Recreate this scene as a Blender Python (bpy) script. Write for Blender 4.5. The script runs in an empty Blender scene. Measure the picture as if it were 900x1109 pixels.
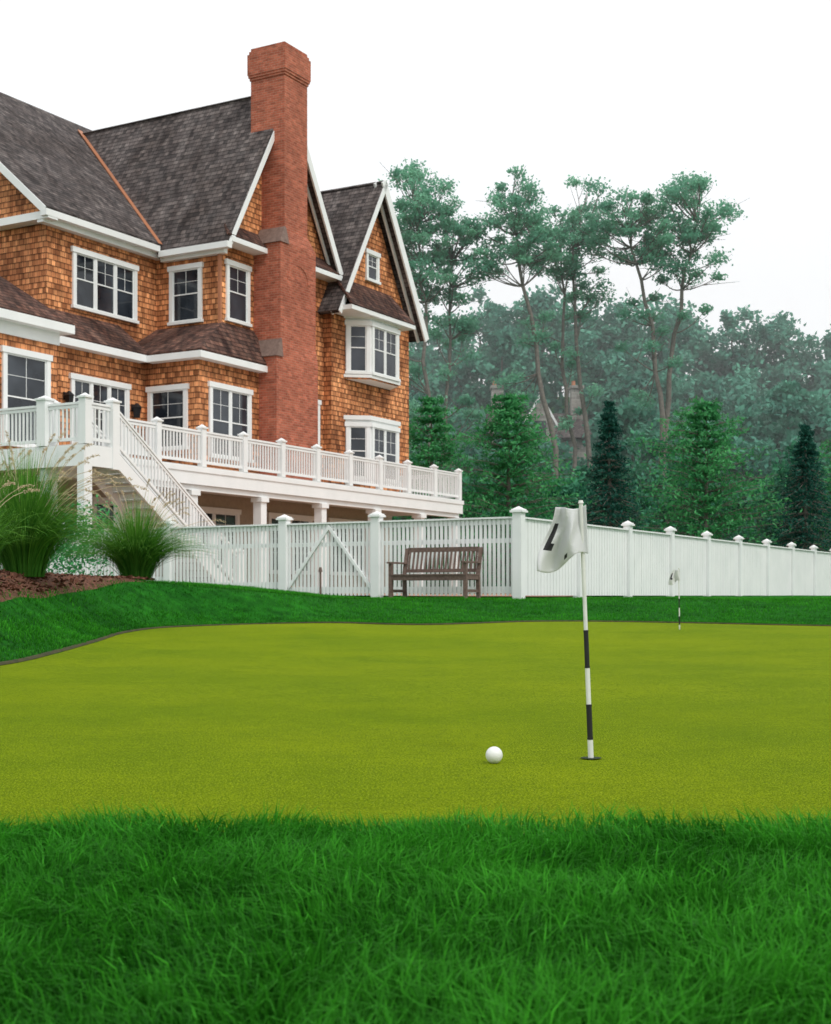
import bpy, math, random
import numpy as np
from mathutils import Vector, Matrix
random.seed(3); rng=np.random.default_rng(7)
S=bpy.context.scene
# ------------------------------------------------------------------ materials
def newmat(name):
    m=bpy.data.materials.new(name); m.use_nodes=True
    nt=m.node_tree; b=nt.nodes['Principled BSDF']; return m,nt,b
def N(nt,t,**k):
    n=nt.nodes.new(t)
    for a,v in k.items():
        if a in n.inputs.keys(): n.inputs[a].default_value=v
        else: setattr(n,a,v)
    return n
def ramp(nt,fac,stops):
    r=nt.nodes.new('ShaderNodeValToRGB'); e=r.color_ramp.elements
    e[0].position=stops[0][0]; e[0].color=(*stops[0][1],1)
    e[1].position=stops[-1][0]; e[1].color=(*stops[-1][1],1)
    for p,c in stops[1:-1]:
        x=e.new(p); x.color=(*c,1)
    nt.links.new(fac,r.inputs[0]); return r.outputs[0]
def mix(nt,a,b,fac,mode='MIX'):
    m=nt.nodes.new('ShaderNodeMix'); m.data_type='RGBA'; m.blend_type=mode
    for i,v in ((0,fac),(6,a),(7,b)):
        if isinstance(v,(int,float)): m.inputs[i].default_value=v
        elif isinstance(v,tuple): m.inputs[i].default_value=(*v,1)
        else: nt.links.new(v,m.inputs[i])
    return m.outputs[2]
def mth(nt,op,a,b=0.0):
    m=nt.nodes.new('ShaderNodeMath'); m.operation=op
    for i,v in ((0,a),(1,b)):
        if isinstance(v,(int,float)): m.inputs[i].default_value=v
        else: nt.links.new(v,m.inputs[i])
    return m.outputs[0]
def coords(nt,kind='Object'):
    return nt.nodes.new('ShaderNodeTexCoord').outputs[kind]
def noise(nt,scale,detail=4,vec=None,rough=.6):
    n=N(nt,'ShaderNodeTexNoise',Scale=scale,Detail=detail,Roughness=rough)
    nt.links.new(vec if vec is not None else coords(nt),n.inputs['Vector']); return n.outputs['Fac']
def bump(nt,b,h,strength,dist):
    n=N(nt,'ShaderNodeBump',Strength=strength,Distance=dist)
    nt.links.new(h,n.inputs['Height']); nt.links.new(n.outputs[0],b.inputs['Normal'])
def simple(name,c1,c2,scale,rough=.7,bs=.3,bd=.01,spec=.3):
    m,nt,b=newmat(name)
    f=noise(nt,scale)
    nt.links.new(ramp(nt,f,[(.3,c1),(.7,c2)]),b.inputs['Base Color'])
    b.inputs['Roughness'].default_value=rough; b.inputs['Specular IOR Level'].default_value=spec
    if bs: bump(nt,b,f,bs,bd)
    return m
def coursed(name,c1,c2,mortar,bw,rh,ms,tint_lo,tint_hi,shadow=.5,bd=.02,rough=.85,streak=None,patch=((.62,.58,.56),(1.1,1.1,1.1))):
    m,nt,b=newmat(name)
    uv=coords(nt,'UV')
    br=N(nt,'ShaderNodeTexBrick'); br.offset=.43; br.squash=1
    for k,v in (('Scale',1),('Mortar Size',ms),('Mortar Smooth',.2),('Bias',0),('Brick Width',bw),('Row Height',rh)): br.inputs[k].default_value=v
    br.inputs['Color1'].default_value=(*c1,1); br.inputs['Color2'].default_value=(*c2,1); br.inputs['Mortar'].default_value=(*mortar,1)
    nt.links.new(uv,br.inputs['Vector'])
    br2=N(nt,'ShaderNodeTexWhiteNoise'); br2.noise_dimensions='2D'
    sx=nt.nodes.new('ShaderNodeSeparateXYZ'); nt.links.new(uv,sx.inputs[0])
    row=mth(nt,'FLOOR',mth(nt,'DIVIDE',sx.outputs[1],rh))
    cx=mth(nt,'FLOOR',mth(nt,'ADD',mth(nt,'DIVIDE',sx.outputs[0],bw*.77),mth(nt,'MULTIPLY',row,.37)))
    cb=nt.nodes.new('ShaderNodeCombineXYZ'); nt.links.new(cx,cb.inputs[0]); nt.links.new(row,cb.inputs[1])
    nt.links.new(cb.outputs[0],br2.inputs['Vector'])
    col=mix(nt,br.outputs['Color'],ramp(nt,br2.outputs['Value'],[(0,tint_lo),(1,tint_hi)]),1.0,'MULTIPLY')
    f=noise(nt,.55,6,rough=.68); col=mix(nt,col,ramp(nt,f,[(.36,patch[0]),(.58,patch[1])]),1.0,'MULTIPLY')
    if streak:
        mp=N(nt,'ShaderNodeMapping'); mp.inputs['Scale'].default_value=(2.2,.28,1); nt.links.new(uv,mp.inputs[0])
        f2=noise(nt,1.6,5,mp.outputs[0]); col=mix(nt,col,ramp(nt,f2,[(.38,streak),(.62,(1,1,1))]),1.0,'MULTIPLY')
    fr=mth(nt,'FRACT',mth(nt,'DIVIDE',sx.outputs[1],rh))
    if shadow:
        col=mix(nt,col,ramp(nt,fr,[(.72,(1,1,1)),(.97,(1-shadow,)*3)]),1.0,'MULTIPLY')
    nt.links.new(col,b.inputs['Base Color'])
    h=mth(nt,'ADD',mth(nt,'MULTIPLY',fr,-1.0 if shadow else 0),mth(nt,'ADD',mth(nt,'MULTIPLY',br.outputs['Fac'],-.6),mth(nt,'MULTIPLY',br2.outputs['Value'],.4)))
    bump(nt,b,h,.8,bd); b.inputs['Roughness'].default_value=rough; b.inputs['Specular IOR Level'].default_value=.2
    return m
M={}
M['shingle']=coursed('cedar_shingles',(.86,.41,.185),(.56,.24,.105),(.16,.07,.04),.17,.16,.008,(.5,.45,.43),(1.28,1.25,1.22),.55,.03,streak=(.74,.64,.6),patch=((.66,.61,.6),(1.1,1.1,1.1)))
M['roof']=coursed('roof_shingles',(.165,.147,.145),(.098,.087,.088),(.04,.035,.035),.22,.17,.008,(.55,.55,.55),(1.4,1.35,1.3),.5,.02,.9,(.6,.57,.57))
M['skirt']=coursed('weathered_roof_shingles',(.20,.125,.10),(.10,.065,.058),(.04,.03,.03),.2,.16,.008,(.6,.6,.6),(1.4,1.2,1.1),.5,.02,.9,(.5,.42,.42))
M['brick']=coursed('chimney_brick',(.48,.145,.085),(.36,.10,.06),(.42,.24,.17),.215,.075,.007,(.78,.76,.75),(1.2,1.15,1.15),0,.006,patch=((.82,.8,.8),(1.08,1.08,1.08)))
M['stone']=coursed('field_stone',(.36,.35,.32),(.25,.24,.22),(.4,.38,.36),.45,.25,.02,(.7,.7,.7),(1.2,1.2,1.2),0,.02)
M['paver']=coursed('patio_pavers',(.50,.27,.16),(.42,.24,.15),(.3,.25,.2),.2,.1,.006,(.8,.8,.8),(1.15,1.1,1.1),0,.003)
M['white']=simple('white_paint',(.79,.81,.81),(.87,.88,.88),1.5,.5,.05,.003)
M['stucco']=simple('tan_stucco',(.36,.30,.24),(.44,.37,.29),8,.9)
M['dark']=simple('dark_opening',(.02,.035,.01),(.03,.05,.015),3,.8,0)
M['copper']=simple('copper_flashing',(.5,.2,.1),(.4,.17,.09),5,.5,.1)
M['lead']=simple('weathered_cap',(.15,.10,.085),(.25,.17,.14),8,.8)
M['bark']=simple('tree_bark',(.12,.11,.10),(.22,.20,.17),6,.95,.6,.03)
M['teak']=simple('weathered_teak',(.10,.065,.055),(.21,.145,.12),25,.75,.4,.004)
M['black']=simple('black_paint',(.012,.012,.014),(.02,.02,.022),20,.45,0)
M['polewhite']=simple('pole_white',(.62,.64,.60),(.76,.77,.74),20,.4,0)
M['decking']=simple('deck_boards',(.5,.5,.48),(.6,.6,.58),5,.7)
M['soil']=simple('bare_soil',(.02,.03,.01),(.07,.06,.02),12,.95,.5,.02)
m,nt,b=newmat('window_glass')
f=noise(nt,.9,2); nt.links.new(ramp(nt,f,[(.35,(.010,.014,.02)),(.7,(.05,.06,.075))]),b.inputs['Base Color'])
b.inputs['Roughness'].default_value=.06; M['glass']=m
def leafmat(name,c_dark,c_light,scale=.6,rough=.6,trans=.25,spec=.12):
    m,nt,b=newmat(name)
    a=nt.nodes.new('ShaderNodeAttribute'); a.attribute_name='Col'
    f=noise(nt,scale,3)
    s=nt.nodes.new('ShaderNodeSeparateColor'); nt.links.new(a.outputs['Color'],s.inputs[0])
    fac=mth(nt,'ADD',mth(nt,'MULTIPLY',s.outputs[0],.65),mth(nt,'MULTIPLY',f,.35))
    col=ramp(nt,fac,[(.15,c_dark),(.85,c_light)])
    nt.links.new(col,b.inputs['Base Color']); b.inputs['Roughness'].default_value=rough
    b.inputs['Specular IOR Level'].default_value=spec
    t=nt.nodes.new('ShaderNodeBsdfTranslucent'); nt.links.new(col,t.inputs[0])
    mx=nt.nodes.new('ShaderNodeMixShader'); mx.inputs[0].default_value=trans
    out=nt.nodes['Material Output']
    nt.links.new(b.outputs[0],mx.inputs[1]); nt.links.new(t.outputs[0],mx.inputs[2]); nt.links.new(mx.outputs[0],out.inputs[0])
    return m
M['lawn']=leafmat('lawn_blades',(.003,.05,.003),(.06,.38,.022),1.5,trans=.35,rough=.6,spec=.07)
M['leaf_far']=leafmat('forest_leaves',(.025,.14,.11),(.15,.43,.30),.12)
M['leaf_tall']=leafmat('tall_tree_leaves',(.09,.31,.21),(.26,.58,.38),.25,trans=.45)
M['leaf_pine']=leafmat('pine_needles',(.016,.16,.055),(.12,.46,.16),.5,trans=.3)
M['leaf_spruce']=leafmat('spruce_needles',(.006,.05,.042),(.035,.16,.11),.5)
M['leaf_mid']=leafmat('midwood_leaves',(.014,.12,.07),(.10,.37,.20),.2)
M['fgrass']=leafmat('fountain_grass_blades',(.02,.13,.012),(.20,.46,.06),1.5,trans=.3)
M['plume']=simple('grass_plumes',(.48,.37,.23),(.66,.54,.38),20,.9,0)
# ------------------------------------------------------------------ mesh builder
class MB:
    def __init__(s): s.v=[];s.f=[];s.m=[];s.mats=[]
    def mi(s,k):
        if k not in s.mats: s.mats.append(k)
        return s.mats.index(k)
    def poly(s,pts,k):
        i=len(s.v); s.v+= [tuple(p) for p in pts]; s.f.append(tuple(range(i,i+len(pts)))); s.m.append(s.mi(k))
    def hexa(s,p,k):
        c=sum((Vector(q) for q in p),Vector())/8
        for f in ((0,1,2,3),(4,5,6,7),(0,1,5,4),(1,2,6,5),(2,3,7,6),(3,0,4,7)):
            q=[Vector(p[i]) for i in f]
            n=(q[1]-q[0]).cross(q[3]-q[0])
            if n.length<1e-12: n=(q[2]-q[1]).cross(q[3]-q[1])
            fc=sum(q,Vector())/4
            if n.dot(fc-c)<0: q.reverse()
            s.poly(q,k)
    def box(s,o,a,b,c,k):
        o,a,b,c=map(Vector,(o,a,b,c)); s.hexa([o,o+a,o+a+b,o+b,o+c,o+a+c,o+a+b+c,o+b+c],k)
    def slab(s,pts,th,k,kb=None):
        q=[Vector(p) for p in pts]; n=(q[1]-q[0]).cross(q[2]-q[0]).normalized()
        if n.z<0: n=-n
        lo=[p-n*th for p in q]
        if len(q)==4: s.hexa(lo+q,k)
        else:
            s.poly(q,k); s.poly(lo[::-1],k)
            for i in range(3): s.poly([lo[i],lo[(i+1)%3],q[(i+1)%3],q[i]],k)
    def beam(s,p0,p1,side,th,up,h,k):
        p0,p1,side,up=map(Vector,(p0,p1,side,up)); side=side.normalized()*th; up=up.normalized()*h
        s.box(p0-side/2-up/2,p1-p0,side,up,k)
    def cyl(s,p0,p1,r0,r1,k,n=10):
        p0,p1=Vector(p0),Vector(p1); d=(p1-p0).normalized()
        a=d.cross(Vector((0,1,0)) if abs(d.y)<.9 else Vector((1,0,0))).normalized(); b=d.cross(a)
        A=[p0+(a*math.cos(t)+b*math.sin(t))*r0 for t in [2*math.pi*i/n for i in range(n)]]
        B=[p1+(a*math.cos(t)+b*math.sin(t))*r1 for t in [2*math.pi*i/n for i in range(n)]]
        for i in range(n): s.poly([A[i],A[(i+1)%n],B[(i+1)%n],B[i]],k)
        s.poly(A[::-1],k); s.poly(B,k)
    def obj(s,name,parent=None,bevel=0):
        me=bpy.data.meshes.new(name); me.from_pydata(s.v,[],s.f)
        for k in s.mats: me.materials.append(M[k])
        me.polygons.foreach_set('material_index',s.m)
        uv=me.uv_layers.new(name='UVMap'); data=np.zeros((len(me.loops),2),np.float32); Z=Vector((0,0,1))
        for p in me.polygons:
            n=p.normal
            if abs(n.z)>.985 or n.length<.5: t=Vector((1,0,0)); bb=Vector((0,1,0))
            else: t=Z.cross(n).normalized(); bb=n.cross(t)
            for li in p.loop_indices:
                co=me.vertices[me.loops[li].vertex_index].co; data[li]=(co.dot(t),co.dot(bb))
        uv.data.foreach_set('uv',data.ravel())
        o=bpy.data.objects.new(name,me); S.collection.objects.link(o)
        if bevel:
            md=o.modifiers.new('b','BEVEL'); md.width=bevel; md.segments=2
        if parent: par(o,parent)
        return o
def par(o,p):
    o.parent=p; o.matrix_parent_inverse=Matrix.Translation(-p.location)
def empty(name,loc):
    e=bpy.data.objects.new(name,None); e.location=loc; S.collection.objects.link(e); return e
def arrmesh(name,V,T,k,mats,col=None,parent=None,smooth=False):
    me=bpy.data.meshes.new(name); V=np.asarray(V,np.float32); T=np.asarray(T,np.int32); n=T.shape[1]
    me.vertices.add(len(V)); me.vertices.foreach_set('co',V.ravel())
    me.loops.add(T.size); me.loops.foreach_set('vertex_index',T.ravel())
    me.polygons.add(len(T)); me.polygons.foreach_set('loop_start',np.arange(len(T),dtype=np.int32)*n)
    if k is not None: me.polygons.foreach_set('material_index',np.asarray(k,np.int32))
    me.polygons.foreach_set('use_smooth',np.full(len(T),smooth))
    for q in mats: me.materials.append(M[q])
    if col is not None:
        a=me.color_attributes.new('Col','FLOAT_COLOR','POINT')
        c=np.ones((len(V),4),np.float32); c[:,:3]=np.asarray(col)[:,None]; a.data.foreach_set('color',c.ravel())
    me.update(calc_edges=True)
    o=bpy.data.objects.new(name,me); S.collection.objects.link(o)
    if parent: par(o,parent)
    return o
# ------------------------------------------------------------------ terrain
def ss(t): t=np.clip(t,0,1); return t*t*(3-2*t)
EP=np.array([(-3.6,2.4),(-3.1,4),(-2.7,6.2),(-2.46,8.2),(-2.5,9.6),(-2.66,11.6),(-2.85,13.6),(-2.75,15.6),(-2.1,17.1),(-1.2,16.9),(-.5,15.8),(.3,15.9),(1.85,18.1),(3.5,18.5),(5.4,18.2),(8,18.2),(10,17),(11,12),(10,6),(7.5,2.5),(4,2.38),(0,2.36)],float)
def catmull(P,k,closed=True):
    out=[];n=len(P)
    for i in range(n):
        p0,p1,p2,p3=P[i-1],P[i],P[(i+1)%n],P[(i+2)%n]
        for j in range(k):
            t=j/k; out.append(.5*((2*p1)+(-p0+p2)*t+(2*p0-5*p1+4*p2-p3)*t*t+(-p0+3*p1-3*p2+p3)*t**3))
    return np.array(out)
EC=catmull(EP,9)
def sdist(x,y,C=EC):
    x=np.asarray(x,float);y=np.asarray(y,float)
    sh=x.shape; x=x.ravel();y=y.ravel(); d=np.full(x.shape,1e9); ins=np.zeros(x.shape,bool)
    for i in range(len(C)):
        a=C[i];b=C[(i+1)%len(C)];e=b-a
        t=np.clip(((x-a[0])*e[0]+(y-a[1])*e[1])/(e@e+1e-12),0,1)
        d=np.minimum(d,np.hypot(x-a[0]-t*e[0],y-a[1]-t*e[1]))
        c=((a[1]>y)!=(b[1]>y))
        with np.errstate(divide='ignore',invalid='ignore'):
            xi=a[0]+(y-a[1])*e[0]/(e[1] if abs(e[1])>1e-9 else 1e-9)
        ins^=c&(x<xi)
    return np.where(ins,-d,d).reshape(sh)
def gz(x,y):
    return ss((y-5)/5)*(.04*np.sin(x*.55+1)*np.sin(y*.45))+.05*np.exp(-((x+1.6)**2/2.5+(y-15.3)**2/4))+.045*ss((y-8)/8)
def tz(x,y,d=None):
    x=np.asarray(x,float);y=np.asarray(y,float)
    if d is None: d=sdist(x,y)
    L=1.25+3.8*ss((x+2.3)/2.4)
    H=(.34+.24*ss((-x-.5)/3.5)+.06*ss((y-24)/10))*ss((y-2.6)/5)
    o=gz(x,y)*np.exp(-np.maximum(d,0)*.7)+.012*ss(d/.05)+H*ss(d/L)+8*ss((y-70)/90)+16*ss((y-119)/50)+.012*np.sin(x*1.7+y)*np.sin(y*1.3)*ss(d/1.0)*ss((y-4)/3)
    return np.where(d<0,gz(x,y)-.02,o)
xs=np.concatenate([np.linspace(-500,-60,14),np.linspace(-50,-9,24),np.arange(-8,13,.14),np.linspace(13.5,60,28),np.linspace(75,500,14)])
ys=np.concatenate([np.linspace(-120,-5,12),np.arange(-4,27,.14),np.linspace(27.5,70,44),np.linspace(74,180,30),np.linspace(200,900,12)])
X,Y=np.meshgrid(xs,ys); Z=tz(X,Y)
nx,ny=len(xs),len(ys)
I=np.arange(nx*ny).reshape(ny,nx)
T=np.stack([I[:-1,:-1].ravel(),I[:-1,1:].ravel(),I[1:,1:].ravel(),I[1:,:-1].ravel()],1)
m,nt,b=newmat('lawn_ground'); f=noise(nt,6,6); f2=noise(nt,.5,3)
c=mix(nt,ramp(nt,f,[(.3,(.006,.06,.006)),(.7,(.02,.17,.015))]),ramp(nt,f2,[(.35,(.7,.8,.7)),(.65,(1.2,1.15,1))]),1.0,'MULTIPLY')
nt.links.new(c,b.inputs['Base Color']); b.inputs['Roughness'].default_value=.95; b.inputs['Specular IOR Level'].default_value=.05
bump(nt,b,noise(nt,60,5),.8,.03); M['ground']=m
arrmesh('ground',np.stack([X.ravel(),Y.ravel(),Z.ravel()],1),T,None,['ground'],smooth=True)
# putting green
m,nt,b=newmat('putting_turf')
n1=noise(nt,165,3,rough=.8); n2=noise(nt,28,6,rough=.75); n3=noise(nt,.45,3); n4=noise(nt,330,2); n5=noise(nt,3.5,4)
c=ramp(nt,n1,[(.34,(.045,.085,.0)),(.5,(.150,.228,.001)),(.66,(.32,.41,.008))])
c=mix(nt,c,ramp(nt,n2,[(.3,(.78,.80,.7)),(.7,(1.17,1.14,1.15))]),1.0,'MULTIPLY')
c=mix(nt,c,ramp(nt,n3,[(.32,(.78,.86,.8)),(.68,(1.14,1.08,1.1))]),1.0,'MULTIPLY')  # broad noise tint paints in the soft shading of the undulations
c=mix(nt,c,ramp(nt,n5,[(.32,(.9,.92,.9)),(.68,(1.07,1.05,1.05))]),1.0,'MULTIPLY')
c=mix(nt,c,ramp(nt,n4,[(.62,(0,0,0)),(.70,(.26,.28,.07))]),1.0,'ADD')
nt.links.new(c,b.inputs['Base Color']); b.inputs['Roughness'].default_value=.9; b.inputs['Specular IOR Level'].default_value=.04
bump(nt,b,mth(nt,'ADD',n1,mth(nt,'MULTIPLY',n2,.6)),1.0,.006); M['turf']=m
cen=np.array([3.,9.]); NR=70; nb=len(EC)
R=np.linspace(0,1,NR+1)[1:]
P=(cen+(EC-cen)[None]*R[:,None,None]).reshape(-1,2); P=np.vstack([cen[None],P])
V=np.column_stack([P,gz(P[:,0],P[:,1])])
T=[];
J=np.arange(nb);J2=(J+1)%nb
T.append(np.stack([np.zeros(nb,int),1+J,1+J2],1))
for r in range(NR-1):
    a=1+r*nb;bb=a+nb
    T.append(np.stack([a+J,bb+J,bb+J2],1)); T.append(np.stack([a+J,bb+J2,a+J2],1))
arrmesh('putting_green',V,np.vstack(T),None,['turf'],smooth=True)
# thin cut edge of dark soil where rough meets the green
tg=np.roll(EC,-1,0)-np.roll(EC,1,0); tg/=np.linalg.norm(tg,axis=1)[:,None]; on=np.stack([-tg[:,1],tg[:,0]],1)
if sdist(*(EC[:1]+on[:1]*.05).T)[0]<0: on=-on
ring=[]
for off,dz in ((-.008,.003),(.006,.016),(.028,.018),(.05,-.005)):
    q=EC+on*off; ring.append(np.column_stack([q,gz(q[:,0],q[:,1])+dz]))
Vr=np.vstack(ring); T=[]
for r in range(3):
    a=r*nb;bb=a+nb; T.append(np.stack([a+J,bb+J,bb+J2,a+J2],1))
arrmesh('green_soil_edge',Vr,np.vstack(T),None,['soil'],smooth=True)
# ------------------------------------------------------------------ grass blades
def blades(P,h,w,lean,seed,la):
    r=np.random.default_rng(seed); n=len(P)
    a=r.uniform(0,2*np.pi,n); side=np.stack([np.cos(a),np.sin(a),np.zeros(n)],1)
    l=la+r.normal(size=n)*1.1; ld=np.stack([np.cos(l),np.sin(l),np.zeros(n)],1)*(h*lean)[:,None]
    up=np.zeros((n,3));up[:,2]=h
    mid=P+up*.58+ld*.3; tip=P+up*(1-.35*lean[:,None]**1.5)+ld
    w=w[:,None]
    V=np.stack([P-side*w/2,P+side*w/2,mid-side*w*.4,mid+side*w*.4,tip],1).reshape(-1,3)
    i=np.arange(n)[:,None]*5
    T=np.concatenate([i+[0,1,3],i+[0,3,2],i+[2,3,4]],1).reshape(-1,3)
    return V,T
def vn(x,y,s,seed):
    r=np.random.default_rng(seed); G=r.random((64,64)); x=x*s+100;y=y*s+100
    i=np.floor(x).astype(int);j=np.floor(y).astype(int);fx=ss(x-i);fy=ss(y-j)
    g=lambda a,b:G[a%64,b%64]
    return (g(i,j)*(1-fx)+g(i+1,j)*fx)*(1-fy)+(g(i,j+1)*(1-fx)+g(i+1,j+1)*fx)*fy
def lawn(x0,x1,y0,y1,n,h0,h1,w0,w1,seed,mask,cs=1.0,lift=1.0):
    r=np.random.default_rng(seed)
    x=r.uniform(x0,x1,n);y=r.uniform(y0,y1,n); d=sdist(x,y); k=mask(x,y,d)
    k&=(r.random(n)<.35+1.0*vn(x,y,7*cs,5)); x,y,d=x[k],y[k],d[k]
    P=np.stack([x,y,tz(x,y,d)-.004],1); n=len(x)
    c1=vn(x,y,9*cs,1); c2=vn(x,y,2.6*cs,2); c3=vn(x,y,22*cs,3); la=vn(x,y,4*cs,4)*9
    h=r.uniform(h0,h1,n)*(.5+.55*c1+.4*c2)
    V,T=blades(P,h,r.uniform(w0,w1,n),r.uniform(.15,1.3,n),seed,la)
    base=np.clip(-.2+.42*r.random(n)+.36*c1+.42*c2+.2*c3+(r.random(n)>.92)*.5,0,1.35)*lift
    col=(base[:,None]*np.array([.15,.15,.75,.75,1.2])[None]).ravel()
    return V,T,col
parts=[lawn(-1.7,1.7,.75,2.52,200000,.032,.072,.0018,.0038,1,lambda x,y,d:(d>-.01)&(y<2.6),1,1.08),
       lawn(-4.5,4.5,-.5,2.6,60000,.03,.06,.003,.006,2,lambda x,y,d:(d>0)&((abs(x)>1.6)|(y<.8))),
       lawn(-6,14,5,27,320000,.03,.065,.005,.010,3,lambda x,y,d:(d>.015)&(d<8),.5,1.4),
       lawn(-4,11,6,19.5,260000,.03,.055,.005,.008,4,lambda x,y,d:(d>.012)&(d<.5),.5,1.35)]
Vs=[];Ts=[];Cs=[];o=0
for V,T,c in parts: Vs.append(V);Ts.append(T+o);Cs.append(c);o+=len(V)
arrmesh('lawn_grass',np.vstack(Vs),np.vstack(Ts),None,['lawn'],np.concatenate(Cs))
# ------------------------------------------------------------------ mulch bed
m,nt,b=newmat('bark_mulch'); f=noise(nt,30,6)
nt.links.new(ramp(nt,f,[(.35,(.06,.022,.012)),(.65,(.27,.105,.06))]),b.inputs['Base Color']); b.inputs['Roughness'].default_value=.95
bump(nt,b,f,1,.05); M['mulch']=m
MP=catmull(np.array([(-3.35,10.3),(-3.5,12.5),(-3.65,14.5),(-3.6,16.5),(-3.45,18.3),(-4,19.7),(-6,19.6),(-7.5,15),(-6.5,11),(-4.5,9.4)],float),10)
c0=np.array([-5,14.8]); R=np.linspace(0,1,30)[1:]
P=np.vstack([c0[None],(c0+(MP-c0)[None]*R[:,None,None]).reshape(-1,2)])
edge=np.concatenate([[0],np.repeat(R,len(MP))])
z=tz(P[:,0],P[:,1])+.05*(1-edge**8)+.012*np.sin(P[:,0]*13)*np.sin(P[:,1]*11)*(1-edge**8)-.004*edge**8
nb=len(MP);J=np.arange(nb);J2=(J+1)%nb;T=[np.stack([np.zeros(nb,int),1+J,1+J2],1)]
for r in range(len(R)-1):
    a=1+r*nb;bb=a+nb
    T.append(np.stack([a+J,bb+J,bb+J2],1)); T.append(np.stack([a+J,bb+J2,a+J2],1))
def quads(C,s,seed,flat=0.0,asp=1.0):
    r=np.random.default_rng(seed); n=len(C)
    nr=r.normal(size=(n,3)); nr[:,2]+=flat*3; nr/=np.linalg.norm(nr,axis=1)[:,None]
    t=np.cross(nr,r.normal(size=(n,3))); t/=np.linalg.norm(t,axis=1)[:,None]; bt=np.cross(nr,t)
    s=np.asarray(s)[:,None]
    V=np.stack([C-t*s*.5,C-bt*s*.3*asp,C+t*s*.5,C+bt*s*.3*asp],1).reshape(-1,3)
    return V,np.arange(n*4).reshape(-1,4)
mo=empty('mulch_bed',(-5,14.8,.5))
arrmesh('mulch_surface',np.column_stack([P,z]),np.vstack(T),None,['mulch'],parent=mo,smooth=True)
cx=rng.uniform(-6.5,-3.3,9000);cy=rng.uniform(9.8,19.3,9000);k=sdist(cx,cy,MP)<-.02
cx,cy=cx[k],cy[k]; V,T=quads(np.stack([cx,cy,tz(cx,cy)+.055],1),rng.uniform(.03,.09,len(cx)),5,.8)
arrmesh('mulch_chips',V,T,None,['mulch'],parent=mo)
# ------------------------------------------------------------------ fountain grass
def fountain(x,y,H,Rd,nb,npl,seed):
    r=np.random.default_rng(seed); z0=float(tz(x,y))+.03
    e=empty('fountain_grass',(x,y,z0))
    V=[];T=[];C=[];seg=8; base=0
    for i in range(nb):
        a=r.uniform(0,2*np.pi); lean=r.uniform(0,1)**.6; L=H*r.uniform(.65,1.12)
        d=np.array([math.cos(a),math.sin(a)]); sd=np.array([-d[1],d[0],0])
        b0=np.array([x,y])+d*r.uniform(0,.2)
        t=np.linspace(0,1,seg+1)
        hor=Rd*lean*(.35*t+.75*t**2)*r.uniform(.75,1.15); zz=L*(t-(.10+.55*lean)*t**2.8*lean)*(1-.12*lean)
        w=r.uniform(.005,.011)*(1-t**2*.95)
        s2=sd+np.array([0,0,r.uniform(-.6,.6)])
        P=np.column_stack([b0[0]+d[0]*hor,b0[1]+d[1]*hor,z0+zz])
        V.append(np.stack([P-s2*w[:,None]/2,P+s2*w[:,None]/2],1).reshape(-1,3))
        j=np.arange(seg)*2+base; base+=2*(seg+1)
        T.append(np.stack([j,j+1,j+3,j+2],1))
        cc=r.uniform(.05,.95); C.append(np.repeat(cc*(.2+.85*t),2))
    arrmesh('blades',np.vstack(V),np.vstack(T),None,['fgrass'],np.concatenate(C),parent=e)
    V=[];T=[];off=0
    mb=MB()
    for i in range(npl):
        a=r.uniform(0,2*np.pi); L=H*r.uniform(.95,1.22); hor=Rd*r.uniform(.3,1.35); d=np.array([math.cos(a),math.sin(a)])
        t=np.linspace(0,1,9); hx=hor*t**1.6; zz=L*(t-.28*t**3*(hor/Rd))
        P=np.column_stack([x+d[0]*hx,y+d[1]*hx,z0+zz])
        for q in range(8): mb.cyl(P[q],P[q+1],.003,.0025,'plume',4)
        tip=P[-1]; dr=P[-1]-P[-2]; dr/=np.linalg.norm(dr)
        n=80; tt=r.uniform(0,1,n); c=tip+dr*(tt*.17)[:,None]+np.array([0,0,-1])*(tt**2*.05)[:,None]+r.normal(size=(n,3))*.008*(1.1-abs(tt-.4))[:,None]
        v,tq=quads(c,r.uniform(.018,.034,n),seed+i,0,.4); V.append(v);T.append(tq+off);off+=len(v)
    mb.obj('stalks',e); arrmesh('plumes',np.vstack(V),np.vstack(T),None,['plume'],parent=e)
fountain(-3.95,14.0,1.32,.84,3000,34,11)
fountain(-3.75,18.6,1.15,.92,2600,28,12)
fountain(-5.1,16.3,1.4,.9,1500,34,13)
fountain(-3.9,12.2,.85,.5,700,8,14)
# ------------------------------------------------------------------ house frame
SD,CD=.493,.870
E0=Vector((1.6,48,0)); D=Vector((SD,CD,0)); Nn=Vector((CD,-SD,0)); UP=Vector((0,0,1))
def H(u,w,z): return E0+D*u+Nn*w+UP*z
def hb(mb,u0,u1,w0,w1,z0,z1,k): mb.box(H(u0,w0,z0),D*(u1-u0),Nn*(w1-w0),UP*(z1-z0),k)
def frust(mb,a,z0,b,z1,k):
    f=lambda r,z:[H(r[0],r[2],z),H(r[1],r[2],z),H(r[1],r[3],z),H(r[0],r[3],z)]
    mb.hexa(f(a,z0)+f(b,z1),k)
house=empty('shingle_house',H(-7,-8,0))
walls=MB()
def gablebox_n(mb,u0,u1,w0,w1,z0,ze,za,k):
    hb(mb,u0,u1,w0,w1,z0,ze,k); uc=(u0+u1)/2
    mb.poly([H(u0,w1,ze),H(u1,w1,ze),H(uc,w1,za)],k)
hb(walls,-14.25,1.0,-18.5,-5.5,3.5,11.0,'shingle')
walls.poly([H(-14.25,-18.5,11),H(-14.25,-5.5,11),H(-14.25,-12,16.6)],'shingle')
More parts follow.
